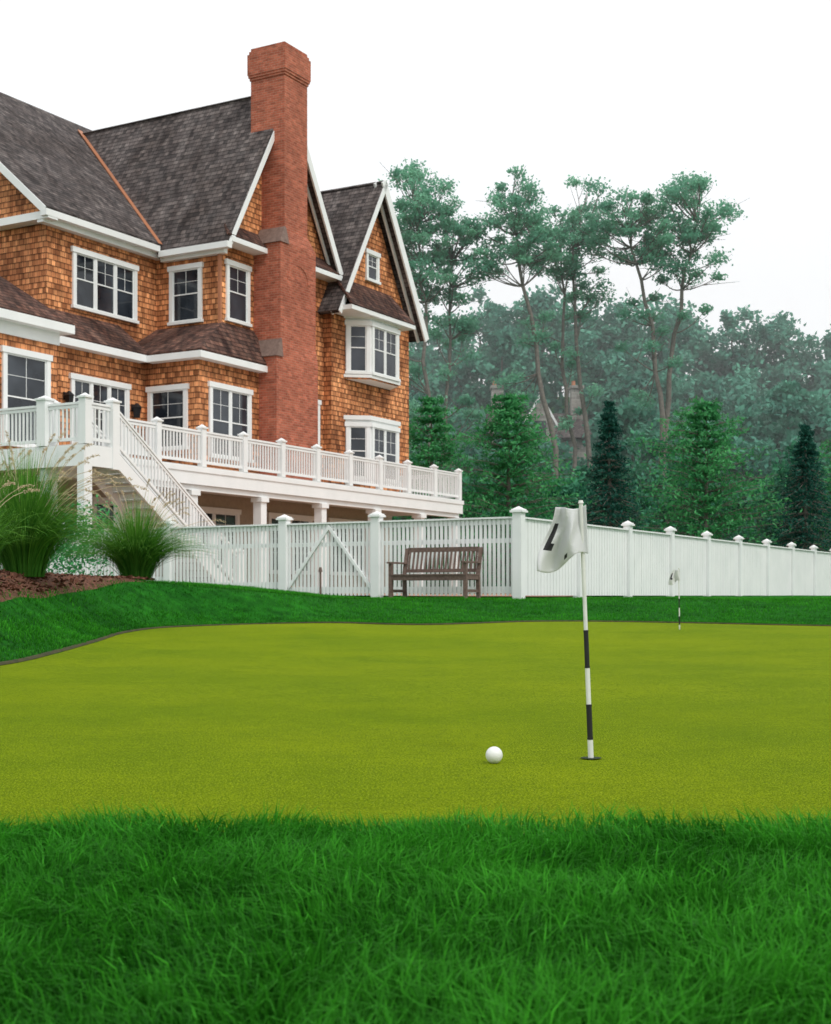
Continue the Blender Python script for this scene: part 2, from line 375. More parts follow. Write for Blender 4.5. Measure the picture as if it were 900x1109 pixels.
walls.poly([H(1.0,-18.5,11),H(1.0,-5.5,11),H(1.0,-12,16.6)],'shingle')
gablebox_n(walls,-9.6,-3.6,-11,-3.0,3.5,11.0,16.0,'shingle')
hb(walls,-14.9,-11.15,-5.6,-4.6,3.5,7.35,'shingle')
hb(walls,-11.2,-8.2,-5.6,-2.6,3.5,7.35,'shingle')
gablebox_n(walls,-4.12,1.03,-11,-2.7,3.5,10.0,14.3,'shingle')
hb(walls,-20.5,-16.1,-9,-3.3,3.5,7.35,'shingle')
hb(walls,-20.3,1.0,-18.3,-3.4,0,3.5,'stucco')
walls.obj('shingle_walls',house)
trim=MB()
roof=MB()
zr=16.95
roof.slab([H(-14.65,-5.1,11.05),H(1.4,-5.1,11.05),H(1.4,-12,zr),H(-14.65,-12,zr)],.14,'roof')
roof.slab([H(-14.65,-18.9,11.05),H(1.4,-18.9,11.05),H(1.4,-12,zr),H(-14.65,-12,zr)],.14,'roof')
ua,ea,ra=-6.72,10.85,16.35
roof.slab([H(-9.92,-2.55,ea),H(-9.92,-11.6,ea),H(ua,-11.6,ra),H(ua,-2.55,ra)],.14,'roof')
roof.slab([H(-3.52,-2.55,ea),H(-3.52,-11.6,ea),H(ua,-11.6,ra),H(ua,-2.55,ra)],.14,'roof')
ub,eb,rb=-1.5,9.75,14.75
roof.slab([H(-4.5,-2.2,eb),H(-4.5,-11.6,eb),H(ub,-11.6,rb),H(ub,-2.2,rb)],.14,'roof')
roof.slab([H(1.55,-2.2,eb),H(1.55,-11.6,eb),H(ub,-11.6,rb),H(ub,-2.2,rb)],.14,'roof')
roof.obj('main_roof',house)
sk=MB()
sk.slab([H(-15.15,-4.3,7.42),H(-11.3,-4.3,7.42),H(-11.3,-5.5,8.4),H(-14.25,-5.5,8.4)],.08,'skirt')
sk.slab([H(-15.15,-4.3,7.42),H(-14.25,-5.5,8.4),H(-15.15,-5.6,7.42)],.08,'skirt')
sk.slab([H(-11.5,-5.5,7.42),H(-11.5,-2.3,7.42),H(-9.6,-3.0,8.55),H(-9.6,-5.5,8.55)],.08,'skirt')
sk.slab([H(-11.5,-2.3,7.42),H(-8.0,-2.3,7.42),H(-8.0,-3.0,8.55),H(-9.6,-3.0,8.55)],.08,'skirt')
ap1,ap2=H(-18.2,-5.8,9.75),H(-18.4,-9,9.75)
sk.slab([H(-20.8,-3.0,7.42),H(-15.8,-3.0,7.42),ap1],.08,'skirt')
sk.slab([H(-15.8,-3.0,7.42),H(-15.8,-9,7.42),ap2,ap1],.08,'skirt')
sk.slab([H(-20.8,-3.0,7.42),H(-20.8,-9,7.42),ap2,ap1],.08,'skirt')
sk.slab([H(-9.95,-2.5,11.05),H(-3.5,-2.5,11.05),H(-3.9,-3.0,11.55),H(-9.5,-3.0,11.55)],.07,'skirt')
sk.slab([H(-4.3,-1.75,9.95),H(-.1,-1.75,9.95),H(-.3,-2.7,11.05),H(-3.9,-2.7,11.05)],.07,'skirt')
sk.slab([H(-3.7,-1.95,3.9),H(-.1,-1.95,3.9),H(-.3,-2.7,3.95),H(-3.6,-2.7,3.95)],.05,'skirt')
sk.obj('skirt_roofs',house)
W='white'
hb(trim,-14.7,-9.95,-5.28,-5.06,10.80,10.98,W)
hb(trim,-14.6,-9.6,-5.5,-5.28,10.66,10.86,W)
hb(trim,-14.62,-14.25,-12,-5.07,10.74,10.95,W)
hb(trim,-10.0,-9.78,-5.1,-2.5,10.64,10.82,W); hb(trim,-9.78,-9.6,-5.2,-2.8,10.55,10.75,W)
hb(trim,-9.78,-3.5,-3.0,-2.48,10.85,11.0,W)
hb(trim,-15.15,-11.45,-4.6,-4.28,7.18,7.38,W); hb(trim,-15.15,-14.9,-5.6,-4.3,7.18,7.38,W)
hb(trim,-11.52,-11.2,-4.28,-2.28,7.17,7.36,W); hb(trim,-11.2,-8.0,-2.6,-2.28,7.17,7.36,W)
hb(trim,-20.8,-15.8,-3.3,-2.98,7.16,7.38,W); hb(trim,-16.1,-15.8,-9,-3.3,7.16,7.38,W)
hb(trim,-20.5,-16.08,-3.3,-3.24,6.85,7.16,W)
hb(trim,-4.3,-.1,-2.7,-1.78,9.78,9.93,W)
def rake(u0,z0,u1,z1,w,h=.2,th=.06):
    p0,p1=H(u0,w,z0),H(u1,w,z1); d=(p1-p0).normalized(); up=Nn.cross(d).normalized()
    if up.z<0: up=-up
    trim.beam(p0-up*.12,p1-up*.12,Nn,th,up,h,W)
for w in (-2.54,-2.85): 
    rake(-9.92,ea,ua,ra,w,.15); rake(-3.52,ea,ua,ra,w,.24)
for w in (-2.19,-2.5):
    rake(-4.5,eb,ub,rb,w,.17); rake(1.55,eb,ub,rb,w,.3)
def rake_s(w0,z0,w1,z1,u):
    p0,p1=H(u,w0,z0),H(u,w1,z1); d=(p1-p0).normalized(); up=D.cross(d).normalized()
    if up.z<0: up=-up
    trim.beam(p0-up*.12,p1-up*.12,D,.06,up,.2,W)
rake_s(-5.1,11.05,-12,zr,-14.66); rake_s(-18.9,11.05,-12,zr,-14.66)
trim.beam(H(-9.86,-5.12,11.06),H(-6.75,-11.3,16.42),D,.22,UP,.05,'copper')
hb(trim,-9.68,-9.61,-3.1,-3.0,8.5,10.55,'copper')
trim.obj('trim',house)
# windows
def window(p,t,n,Wd,Hh,units,mun=(1,1),door=False):
    t=Vector(t).normalized();n=Vector(n).normalized(); p=Vector(p)
    def bx(a0,a1,z0,z1,d0,d1,k): win.box(p+t*a0+UP*z0+n*d0,t*(a1-a0),n*(d1-d0),UP*(z1-z0),k)
    h=Wd/2; c=.13
    bx(-h-c,-h,0,Hh,-.01,.06,W); bx(h,h+c,0,Hh,-.01,.06,W)
    bx(-h-c-.05,h+c+.05,Hh,Hh+.15,-.01,.085,W); bx(-h-c-.04,h+c+.04,-.09,0,-.01,.10,W)
    uw=(Wd-.08*(units-1))/units
    for i in range(units):
        a=-h+i*(uw+.08)
        if i: bx(a-.08,a,0,Hh,-.01,.05,W)
        bx(a,a+uw,0,Hh,-.01,.008,'glass')
        s=.038
        bx(a,a+s,0,Hh,.008,.03,W); bx(a+uw-s,a+uw,0,Hh,.008,.03,W); bx(a+s,a+uw-s,0,s,.008,.03,W); bx(a+s,a+uw-s,Hh-s,Hh,.008,.03,W)
        mid=Hh*.52
        if not door: bx(a+s,a+uw-s,mid-.018,mid+.018,.008,.028,W)
        for q in range(mun[0]):
            x=a+s+(uw-2*s)*(q+1)/(mun[0]+1); bx(x-.007,x+.007,(mid+.018) if not door else s,Hh-s,.008,.018,W)
        if not door:
            for q in range(mun[1]):
                z=mid+(Hh-mid)*(q+1)/(mun[1]+1); bx(a+s,a+uw-s,z-.006,z+.006,.008,.016,W)
        else:
            for q in (.35,.6,.8): bx(a+s,a+uw-s,Hh*q-.007,Hh*q+.007,.008,.016,W)
def wn(u,w,z0,z1,wd,units,**k): window(H(u,w,z0),D,Nn,wd,z1-z0,units,**k)
def wsd(u,w,z0,z1,wd,units,**k): window(H(u,w,z0),Nn,-D,wd,z1-z0,units,**k)
win=MB()
wn(-11.9,-5.5,8.65,10.15,2.45,3)
wsd(-9.6,-4.35,8.7,10.25,.98,1)
wn(-8.85,-3.0,8.7,10.3,.9,1)
wn(-13.1,-4.6,3.9,6.35,2.1,3,door=True)
wsd(-11.2,-3.72,4.7,6.35,1.2,1)
wn(-9.75,-2.6,4.5,6.45,1.75,2)
wn(-17.2,-3.3,4.2,6.4,1.35,1)
wn(-19.3,-3.3,4.2,6.4,1.35,1)
wn(-4.75,-3.0,5.2,6.7,.4,1,mun=(0,0))
wn(-1.55,-2.7,11.35,12.2,.6,1)
for u in (-17.5,-13.5,-9.5,-5.5,-2): wn(u,-3.4,1.2,2.9,2.2,2,door=True)
win.obj('windows',house)
lan=MB()
for u,w in ((-11.75,-4.6),(-14.5,-4.6)):
    lan.box(H(u-.05,w,5.75),D*.1,Nn*.04,UP*.2,'black'); lan.beam(H(u,w+.04,5.9),H(u,w+.2,5.95),D,.03,UP,.03,'black')
    frust(lan,(u-.06,u+.06,w+.12,w+.24),5.55,(u-.09,u+.09,w+.09,w+.27),5.85,'black'); frust(lan,(u-.11,u+.11,w+.07,w+.29),5.85,(u-.02,u+.02,w+.16,w+.2),5.97,'black')
lan.obj('wall_lanterns',house)
bay=MB(); win=MB()
def baywin(z0,z1,zw0,zw1):
    pts=[(-3.25,-2.7),(-2.7,-2.05),(-.85,-2.05),(-.3,-2.7)]
    for a,b in zip(pts[:-1],pts[1:]):
        pa,pb=H(a[0],a[1],z0),H(b[0],b[1],z0)
        bay.poly([pa,pb,pb+UP*(zw0-.1-z0),pa+UP*(zw0-.1-z0)],'shingle')
        bay.poly([pa+UP*(zw0-.1-z0),pb+UP*(zw0-.1-z0),pb+UP*(z1-z0),pa+UP*(z1-z0)],W)
    bay.poly([H(u,w,z1) for u,w in pts],W); bay.poly([H(u,w,z0) for u,w in pts[::-1]],W)
    for z,hh,o in ((z1-.12,.14,.06),(zw0-.2,.1,.05)):
        q=[(-3.3-o,-2.7),(-2.72-o,-2.05+o),(-.83+o,-2.05+o),(-.25+o,-2.7)]
        bay.hexa([H(u,w,z) for u,w in q]+[H(u,w,z+hh) for u,w in q],W)
    t=(H(-2.7,-2.05,0)-H(-3.25,-2.7,0)); n=Vector((t.y,-t.x,0)); 
    window(H(-2.975,-2.375,zw0),t,n,.56,zw1-zw0,1,mun=(0,1))
    t=(H(-.3,-2.7,0)-H(-.85,-2.05,0)); n=Vector((t.y,-t.x,0))
    window(H(-.575,-2.375,zw0),t,n,.5,zw1-zw0,1,mun=(0,1))
    wn(-1.775,-2.05,zw0,zw1,1.5,2)
baywin(7.7,9.85,7.95,9.5); baywin(3.9,6.45,4.4,6.1)
bay.obj('bay_walls',house); win.obj('bay_windows',house)
# chimney
ch=MB()
hb(ch,-8.3,-6.05,-3.1,-1.95,3.5,7.7,'brick')
frust(ch,(-8.3,-6.05,-3.1,-1.95),7.7,(-8.02,-6.1,-3.1,-2.0),8.15,'brick')
hb(ch,-8.02,-6.1,-3.1,-2.0,8.15,11.2,'brick')
frust(ch,(-8.02,-6.1,-3.1,-2.0),11.2,(-7.62,-6.38,-3.3,-2.13),11.65,'brick')
hb(ch,-7.62,-6.38,-3.4,-2.13,11.65,16.4,'brick')
for z0,z1,e in ((16.4,16.48,.03),(16.48,16.56,.06),(16.56,17.2,.08),(17.2,17.3,.04),(17.3,17.4,.0)):
    hb(ch,-7.62-e,-6.38+e,-3.4-e,-2.13+e,z0,z1,'brick')
frust(ch,(-8.36,-8.0,-3.05,-1.9),7.66,(-8.06,-7.98,-3.05,-1.97),8.22,'lead')
frust(ch,(-8.08,-7.6,-3.05,-1.96),11.17,(-7.68,-7.58,-3.05,-2.1),11.72,'lead')
for i in range(9):
    a0=math.pi*i/9;a1=math.pi*(i+1)/9; uc,zc=-7.05,10.1
    q=[(uc-math.cos(a)*r,zc+math.sin(a)*r) for a,r in ((a0,.5),(a1,.5),(a1,.6),(a0,.6))]
    ch.hexa([H(u,-2.0,z) for u,z in q]+[H(u,-1.985,z) for u,z in q],'brick')
ch.obj('brick_chimney',house)
# deck
dk=MB(); FZ=3.73
hb(dk,-19.9,0,-3.3,0,FZ-.06,FZ,'decking')
hb(dk,-19.88,-.02,-3.28,-.25,FZ-.3,FZ-.06,W)
hb(dk,-19.93,.03,-.02,.03,FZ-.48,FZ-.02,W); hb(dk,-19.96,.06,.03,.06,FZ-.16,FZ-.03,W)
hb(dk,-19.93,-19.88,-3.3,-.02,FZ-.48,FZ-.02,W); hb(dk,-.02,.03,-3.3,-.02,FZ-.48,FZ-.02,W)
hb(dk,-19.8,-.1,-.25,-.05,FZ-.62,FZ-.3,W)
for u in (-19.6,-17.2,-14.6,-11.6,-8.6,-5.6,-2.7,-.2):
    hb(dk,u-.13,u+.13,-.3,-.04,.2,FZ-.62,W); hb(dk,u-.18,u+.18,-.35,.01,FZ-.75,FZ-.625,W)
def post(p,zt,zb,s=.085):
    p=Vector((p.x,p.y,0))
    dk.box(p-D*s-Nn*s+UP*zb,D*2*s,Nn*2*s,UP*(zt-zb),W)
    q=s+.03; dk.box(p-D*q-Nn*q+UP*zt,D*2*q,Nn*2*q,UP*.04,W)
    a=p+UP*(zt+.04); r=s+.01
    b4=[a-D*r-Nn*r,a+D*r-Nn*r,a+D*r+Nn*r,a-D*r+Nn*r]; tp=a+UP*.08
    for i in range(4): dk.poly([b4[i],b4[(i+1)%4],tp],W)
def rail(p0,p1,z0,z1):
    p0=Vector((p0.x,p0.y,z0));p1=Vector((p1.x,p1.y,z1)); d=p1-p0; dh=Vector((d.x,d.y,0)); L=dh.length; sd=dh.cross(UP).normalized()
    dk.beam(p0+UP*.90,p1+UP*.90,sd,.09,UP,.05,W); dk.beam(p0+UP*.83,p1+UP*.83,sd,.05,UP,.06,W); dk.beam(p0+UP*.12,p1+UP*.12,sd,.05,UP,.07,W)
    n=max(1,int(L/.115))
    for i in range(n):
        q=p0+d*((i+.5)/n); hh=.018
        dd=dh.normalized()
        dk.box(q-dd*hh-sd*hh+UP*.13,dd*2*hh,sd*2*hh,UP*.68,W)
pu=[-.1-1.77*k for k in range(0,12)]
for u in pu: post(H(u,-.07,0),FZ+.98,FZ)
for a,b in zip(pu[:-1],pu[1:]):
    if b>-19.0: rail(H(a-.08,-.07,0),H(b+.08,-.07,0),FZ,FZ)
rail(H(-.1,-.15,0),H(-.1,-2.8,0),FZ,FZ)
post(H(-19.83,-.07,0),FZ+1.02,FZ,.13)
rail(H(-19.83,-.2,0),H(-19.83,-3.2,0),FZ,FZ)
hb(dk,-19.9,-18.9,.06,1.15,FZ-.06,FZ,'decking'); hb(dk,-19.93,-18.88,1.15,1.2,FZ-.48,FZ-.02,W); hb(dk,-19.95,-19.9,.06,1.2,FZ-.48,FZ-.02,W)
post(H(-19.83,1.12,0),FZ+1.0,FZ,.1); post(H(-18.95,1.12,0),FZ+1.0,FZ-.5,.11); post(H(-18.95,.12,0),FZ+1.0,FZ,.09)
hb(dk,-19.95,-19.7,1.0,1.2,.2,FZ-.48,W)
rail(H(-19.83,.06,0),H(-19.83,1.0,0),FZ,FZ); rail(H(-19.73,1.12,0),H(-19.05,1.12,0),FZ,FZ)
run,drop=4.6,3.2; ns=18
for w in (1.12,.14):
    rail(H(-18.85,w,0),H(-18.9+run,w,0),FZ-.03,FZ-drop)
    dk.beam(H(-18.9,w,FZ-.22),H(-18.9+run,w,FZ-drop-.22),Nn,.06,UP,.36,W)
    post(H(-18.9+run,w,0),FZ-drop+1.0,FZ-drop-.5,.1)
for i in range(ns):
    u=-18.9+run*i/ns; z=FZ-drop*(i+1)/ns
    hb(dk,u,u+run/ns+.03,.17,1.09,z-.04,z,'decking'); hb(dk,u+run/ns-.02,u+run/ns-.002,.17,1.09,z-.17,z-.04,W)
dk.obj('deck',house)
pm=MB()
for iu in range(14):
    for iw in range(9):
        u0=-20.3+iu*1.6; w0=-3.3+iw*1.65; q=[]
        for (u,w) in ((u0,w0),(u0+1.6,w0),(u0+1.6,w0+1.65),(u0,w0+1.65)):
            p=H(u,w,0); q.append(Vector((p.x,p.y,float(tz(p.x,p.y))+.05)))
        pm.poly(q[::-1] if (q[1]-q[0]).cross(q[3]-q[0]).z<0 else q,'paver')
pm.obj('patio')
# ------------------------------------------------------------------ fence
fe=empty('picket_fence',(1.79,24,.4)); fm=MB()
C0=Vector((1.79,24,0)); Ld=-Nn
def fpost(mb,p,zb,zt,s=.075):
    p=Vector((p.x,p.y,0)); mb.box(p-D*s-Nn*s+UP*zb,D*2*s,Nn*2*s,UP*(zt-zb),W)
    for q,h0,h1 in ((s+.035,0,.035),(s+.015,.035,.06)): mb.box(p-D*q-Nn*q+UP*(zt+h0),D*2*q,Nn*2*q,UP*(h1-h0),W)
    a=p+UP*(zt+.06); r=s
    b4=[a-D*r-Nn*r,a+D*r-Nn*r,a+D*r+Nn*r,a-D*r+Nn*r]
    for i in range(4): mb.poly([b4[i],b4[(i+1)%4],a+UP*.05],W)
def fsec(mb,p0,dr,t0,t1,sd,pw,gap,zt,zb,gate=False):
    L=t1-t0; a=p0+dr*t0
    B=lambda x0,x1,s0,s1,z0,z1:mb.box(a+dr*x0+sd*s0+UP*z0,dr*(x1-x0),sd*(s1-s0),UP*(z1-z0),W)
    B(.08,L-.08,-.05,.05,zt,zt+.03); B(.08,L-.08,-.035,-.012,zt-.1,zt); 
    B(.08,L-.08,-.045,-.012,zt-.42,zt-.34) if pw<.1 else None
    B(.08,L-.08,-.045,-.012,zb+.08,zb+.2)
    n=int((L-.16)/(pw+gap)); st=(L-.16)/n
    for i in range(n):
        j=random.uniform(-.002,.002)
        B(.08+i*st+gap/2,.08+(i+1)*st-gap/2,-.010+j,.010+j,zb+.04,zt-.002)
    if gate:
        for x0,x1 in ((.12,L/2),(L-.12,L/2)):
            mb.beam(a+dr*x0+sd*.03+UP*(zb+.2),a+dr*x1+sd*.03+UP*(zt-.06),sd,.03,UP,.09,W)
tl=[0,2.87,4.93,7.75,10.6,13.4]
for t in tl: fpost(fm,C0+Ld*t,.1,1.86,.085 if t<5 else .075)
for i in range(len(tl)-1):
    zb=.36+ (0.02 if i<2 else .12*(i-1))
    fsec(fm,C0,Ld,tl[i],tl[i+1],-D,.05,.036,1.76,zb,gate=(i==1))
for k in range(1,16): fpost(fm,C0+D*2.63*k,.2,1.86)
for k in range(15): fsec(fm,C0,D,2.63*k,2.63*(k+1),Nn,.115,.02,1.76,.38)
fm.obj('fence_panels',fe)
# ------------------------------------------------------------------ bench
be=empty('park_bench',(.5,24.1,.32)); bm=MB()
bx=Vector((0.33,23.95,0)); gzb=float(tz(.3,23.9)); T_=Nn; Fw=-D
def bb_(a0,a1,f0,f1,z0,z1): bm.box(bx+T_*a0+Fw*f0+UP*(gzb+z0),T_*(a1-a0),Fw*(f1-f0),UP*(z1-z0),'teak')
hw=.76
for s in (-1,1):
    a=s*(hw-.03)
    bb_(a-.03,a+.03,.22,.28,0,.62)
    p0=bx+T_*a+Fw*(-.24)+UP*gzb; p1=bx+T_*a+Fw*(-.22)+UP*(gzb+.42); p2=bx+T_*a+Fw*(-.33)+UP*(gzb+.9)
    bm.beam(p0,p1+UP*.02,T_,.06,Fw,.06,'teak'); bm.beam(p1,p2,T_,.058,Fw,.055,'teak')
    bb_(a-.04,a+.04,-.27,.33,.62,.65)
    bb_(a-.022,a+.022,-.2,.22,.34,.41); bb_(a-.02,a+.02,-.2,.22,.12,.17)
bb_(-hw+.06,hw-.06,.235,.265,.33,.41); bb_(-hw+.06,hw-.06,-.23,-.20,.33,.41)
for i in range(6): bb_(-hw+.0,hw-.0,-.19+i*.082,-.125+i*.082,.412,.435)
def backp(z): return -.22-.11*(z-.42)/.48
bm.beam(bx+T_*(-hw+.06)+Fw*backp(.86)+UP*(gzb+.87),bx+T_*(hw-.06)+Fw*backp(.86)+UP*(gzb+.87),Fw,.035,UP,.08,'teak')
bm.beam(bx+T_*(-hw+.06)+Fw*backp(.5)+UP*(gzb+.50),bx+T_*(hw-.06)+Fw*backp(.5)+UP*(gzb+.50),Fw,.035,UP,.06,'teak')
for i in range(17):
    a=-hw+.1+(2*hw-.2)*i/16
    bm.beam(bx+T_*a+Fw*backp(.52)+UP*(gzb+.52),bx+T_*a+Fw*backp(.84)+UP*(gzb+.84),T_,.036,Fw,.014,'teak')
bm.obj('bench_frame',be,bevel=.004)
st=MB(); zz=float(tz(-1.62,23.6)); st.cyl((-1.62,23.6,zz-.05),(-1.62,23.6,zz+.42),.018,.018,'teak',8); st.cyl((-1.62,23.6,zz+.42),(-1.62,23.6,zz+.5),.035,.02,'teak',10)
st.obj('garden_stake')
# ------------------------------------------------------------------ golf flags + ball
def golf_flag(x,y,lean,hgt,seed,flip=1,sc=1.0):
    z=float(gz(np.array(x),np.array(y))); e=empty('golf_flag',(x,y,z)); mb=MB()
    B=Vector((x,y,z)); Tp=Vector((x+lean,y,z+hgt)); P=lambda f:B+(Tp-B)*f
    segs=[(0,.08,'polewhite',.0072),(.08,.21,'black',.0072),(.21,.36,'polewhite',.0062),(.36,.50,'black',.0062),(.50,1,'polewhite',.0052)]
    for a,b2,k,r in segs: mb.cyl(P(a),P(b2),r,r,k,16)
    for a,r in ((.08,.0079),(.21,.0078),(.36,.0069),(.50,.0067)): mb.cyl(P(a-.004),P(a+.004),r,r,'black',16)
    mb.cyl(P(1),P(1.012),.0075,.005,'polewhite',16)
    mb.obj('flag_pole',e)
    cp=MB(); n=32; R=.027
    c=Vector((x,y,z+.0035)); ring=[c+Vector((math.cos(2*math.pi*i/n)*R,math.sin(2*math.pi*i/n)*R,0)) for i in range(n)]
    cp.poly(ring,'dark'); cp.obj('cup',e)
    ns,nt_=48,36; V=[];F=[];mi=[]
    for j in range(nt_+1):
        t=j/nt_
        for i in range(ns+1):
            s=i/ns
            top=Vector((.012-.080*s*flip, 0, -.004-.012*s-.006*math.sin(s*5))); bot=Vector((.017-.127*s*flip,0,-.135-.042*s+.012*math.sin(s*6)))
            p=top.lerp(bot,t)
            p.x+=.007*math.sin(s*9+t*3)*s+.006*math.sin(t*6+seed)*s; p.y=.022*math.sin(s*9+t*2.6+seed)*min(1,s*2.5)*(.5+t)+.008*math.sin(s*17-t*5)*s-.009*(1-s)**4
            p.z+=.006*math.sin(s*7+1)*t
            V.append(P(1)+p*sc); 
    for j in range(nt_):
        for i in range(ns):
            a=j*(ns+1)+i; F.append((a,a+1,a+ns+2,a+ns+1)); s=(i+.5)/ns;t=(j+.5)/nt_
            blk=(.86<s<.94 and .26<t<.66) or (.79<s<.86 and .56<t<.66) or (.42<s<.48 and .84<t<.93)
            mi.append(1 if blk else 0)
    me=bpy.data.meshes.new('flag_cloth'); me.from_pydata(V,[],F); me.materials.append(M['cloth']); me.materials.append(M['black'])
    me.polygons.foreach_set('material_index',mi); me.polygons.foreach_set('use_smooth',[True]*len(F))
    o=bpy.data.objects.new('flag_cloth',me); S.collection.objects.link(o); par(o,e)
    md=o.modifiers.new('s','SOLIDIFY'); md.thickness=.001
m,nt,b=newmat('flag_fabric'); b.inputs['Base Color'].default_value=(.78,.79,.80,1); b.inputs['Roughness'].default_value=.8
w1=N(nt,'ShaderNodeTexNoise',Scale=40.0); bump(nt,b,w1.outputs[0],.5,.004)
t=nt.nodes.new('ShaderNodeBsdfTranslucent'); t.inputs[0].default_value=(.75,.77,.78,1); mx=nt.nodes.new('ShaderNodeMixShader'); mx.inputs[0].default_value=.3
nt.links.new(b.outputs[0],mx.inputs[1]);nt.links.new(t.outputs[0],mx.inputs[2]);nt.links.new(mx.outputs[0],nt.nodes['Material Output'].inputs[0]); M['cloth']=m
golf_flag(.451,3.56,-.026,.657,0)
golf_flag(2.86,15.0,-.01,.66,2,1)
m,nt,b=newmat('golf_ball_cover'); b.inputs['Base Color'].default_value=(.78,.79,.78,1); b.inputs['Roughness'].default_value=.3
vo=N(nt,'ShaderNodeTexVoronoi',Scale=270.0); nt.links.new(coords(nt),vo.inputs['Vector'])
bump(nt,b,ramp(nt,vo.outputs['Distance'],[(0,(0,0,0)),(.55,(1,1,1))]),.8,.001); M['ball']=m
bpy.ops.mesh.primitive_uv_sphere_add(segments=64,ring_count=32,radius=.02135,location=(.197,3.47,.0205))
o=bpy.context.object; o.name='golf_ball'; o.data.materials.append(M['ball']); bpy.ops.object.shade_smooth()
# ------------------------------------------------------------------ trees
def tube(V,F,P,R,n=7):
    P=np.asarray(P,float); base=sum(len(v) for v in V); m_=len(P)
    d=np.gradient(P,axis=0); d/=np.linalg.norm(d,axis=1)[:,None]+1e-9
    a=np.cross(d,[0,1,0]+np.array([1e-3,0,1e-3])); a/=np.linalg.norm(a,axis=1)[:,None]+1e-9; b=np.cross(d,a)
    th=np.linspace(0,2*np.pi,n,endpoint=False)
    r=P[:,None]+ (a[:,None]*np.cos(th)[None,:,None]+b[:,None]*np.sin(th)[None,:,None])*np.asarray(R)[:,None,None]
    V.append(r.reshape(-1,3))
    i=np.arange(m_-1)[:,None]*n; j=np.arange(n)[None]; k=(j+1)%n
    F.append((base+np.stack([i+j,i+k,i+n+k,i+n+j],-1)).reshape(-1,4))
def clumpleaves(C,R,n,seed,flat=.6):
    r=np.random.default_rng(seed); out=[];cid=[]
    for i,(c,rad) in enumerate(zip(C,R)):
        v=r.normal(size=(n,3)); v/=np.linalg.norm(v,axis=1)[:,None]; q=r.random(n)[:,None]**.5
        v*=q*rad*(1+.45*np.sin(v[:,:1]*5+i)*np.cos(v[:,1:2]*4)); v[:,2]*=flat
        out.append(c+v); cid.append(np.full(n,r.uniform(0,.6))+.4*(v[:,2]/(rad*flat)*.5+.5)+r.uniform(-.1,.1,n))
    return np.vstack(out),np.concatenate(cid)
def bez(p0,p1,k,r,sag=.15):
    p0,p1=np.array(p0,float),np.array(p1,float); t=np.linspace(0,1,k)[:,None]
    L=np.linalg.norm(p1-p0); m_=(p0+p1)/2+r.normal(size=3)*L*.08; m_[2]-=L*sag*.3
    return (1-t)**2*p0+2*t*(1-t)*m_+t*t*p1
def tall_tree(trunks,cc,cr,ncl,nl,seed,low=0,rad=(.42,.9),leaf=(.13,.26),tr0=.19,lowz=1.0):
    r=np.random.default_rng(seed); bx_,by_=trunks[0][0][:2]; z0=float(tz(np.array(bx_),np.array(by_)))
    e=empty('tall_deciduous_tree',(bx_,by_,z0)); V=[];F=[]; tops=[]
    for tr in trunks:
        P=np.array([(x,y,z if z>0 else z0-.3) for x,y,z in tr],float)
        tt=np.linspace(0,len(P)-1,14); Q=np.stack([np.interp(tt,range(len(P)),P[:,k]) for k in range(3)],1)
        Q[1:-1,:2]+=r.normal(size=(12,2))*.10
        tube(V,F,Q,np.linspace(tr0,.06,14)*r.uniform(.85,1.1),8); tops+=list(Q[6:])
    tops=np.array(tops); C=[]; tries=0
    while len(C)<ncl and tries<9000:
        tries+=1
        v=r.normal(size=3); v/=np.linalg.norm(v); v*=r.random()**.36
        if v[2]<-.75: continue
        wob=1+.22*math.sin(3*math.atan2(v[2],v[0])+seed)
        p=np.array(cc)+v*np.array(cr)*wob
        if all(np.linalg.norm((p-q)*[1,.6,1.4])>.9*rad[0] for q in C): C.append(p)
    for i in range(low):
        q=tops[r.integers(0,len(tops))]
        C.append(np.array([q[0]+r.uniform(-1.3,1.3)*lowz,q[1]+r.uniform(-1,1),r.uniform(cc[2]-cr[2]*3.2,cc[2]-cr[2]*.8)]))
    C=np.array(C)
    for p in C:
        dd=np.linalg.norm((tops-p)*[1,1,.6],axis=1)+ (tops[:,2]>p[2]-.3)*6; q=tops[np.argmin(dd)]
        b=bez(q,p,6,r,.6); tube(V,F,b,np.linspace(.05,.012,6),5)
        for s in range(3):
            pe=p+r.normal(size=3)*[.6,.6,.3]; tube(V,F,bez(b[3+s%2],pe,4,r),np.linspace(.02,.008,4),4)
    arrmesh('trunk_and_limbs',np.vstack(V),np.vstack(F),None,['bark'],parent=e,smooth=True)
    L,c=clumpleaves(C,r.uniform(*rad,len(C)),nl,seed+5,.62)
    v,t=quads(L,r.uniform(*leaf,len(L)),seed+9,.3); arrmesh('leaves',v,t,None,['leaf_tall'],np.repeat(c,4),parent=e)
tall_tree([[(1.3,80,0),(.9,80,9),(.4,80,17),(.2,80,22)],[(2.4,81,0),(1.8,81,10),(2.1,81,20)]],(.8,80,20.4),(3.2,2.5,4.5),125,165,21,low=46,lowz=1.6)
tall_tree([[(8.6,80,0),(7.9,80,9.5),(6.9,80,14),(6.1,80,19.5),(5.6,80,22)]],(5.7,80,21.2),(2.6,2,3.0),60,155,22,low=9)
tall_tree([[(10.6,82,0),(10.2,82,9),(9.6,82,15),(9.3,82,21)],[(10.6,82.5,0),(9.0,82.5,12),(8.6,82,21)]],(9.4,82,21.2),(2.3,1.9,3.4),56,155,23,low=14)
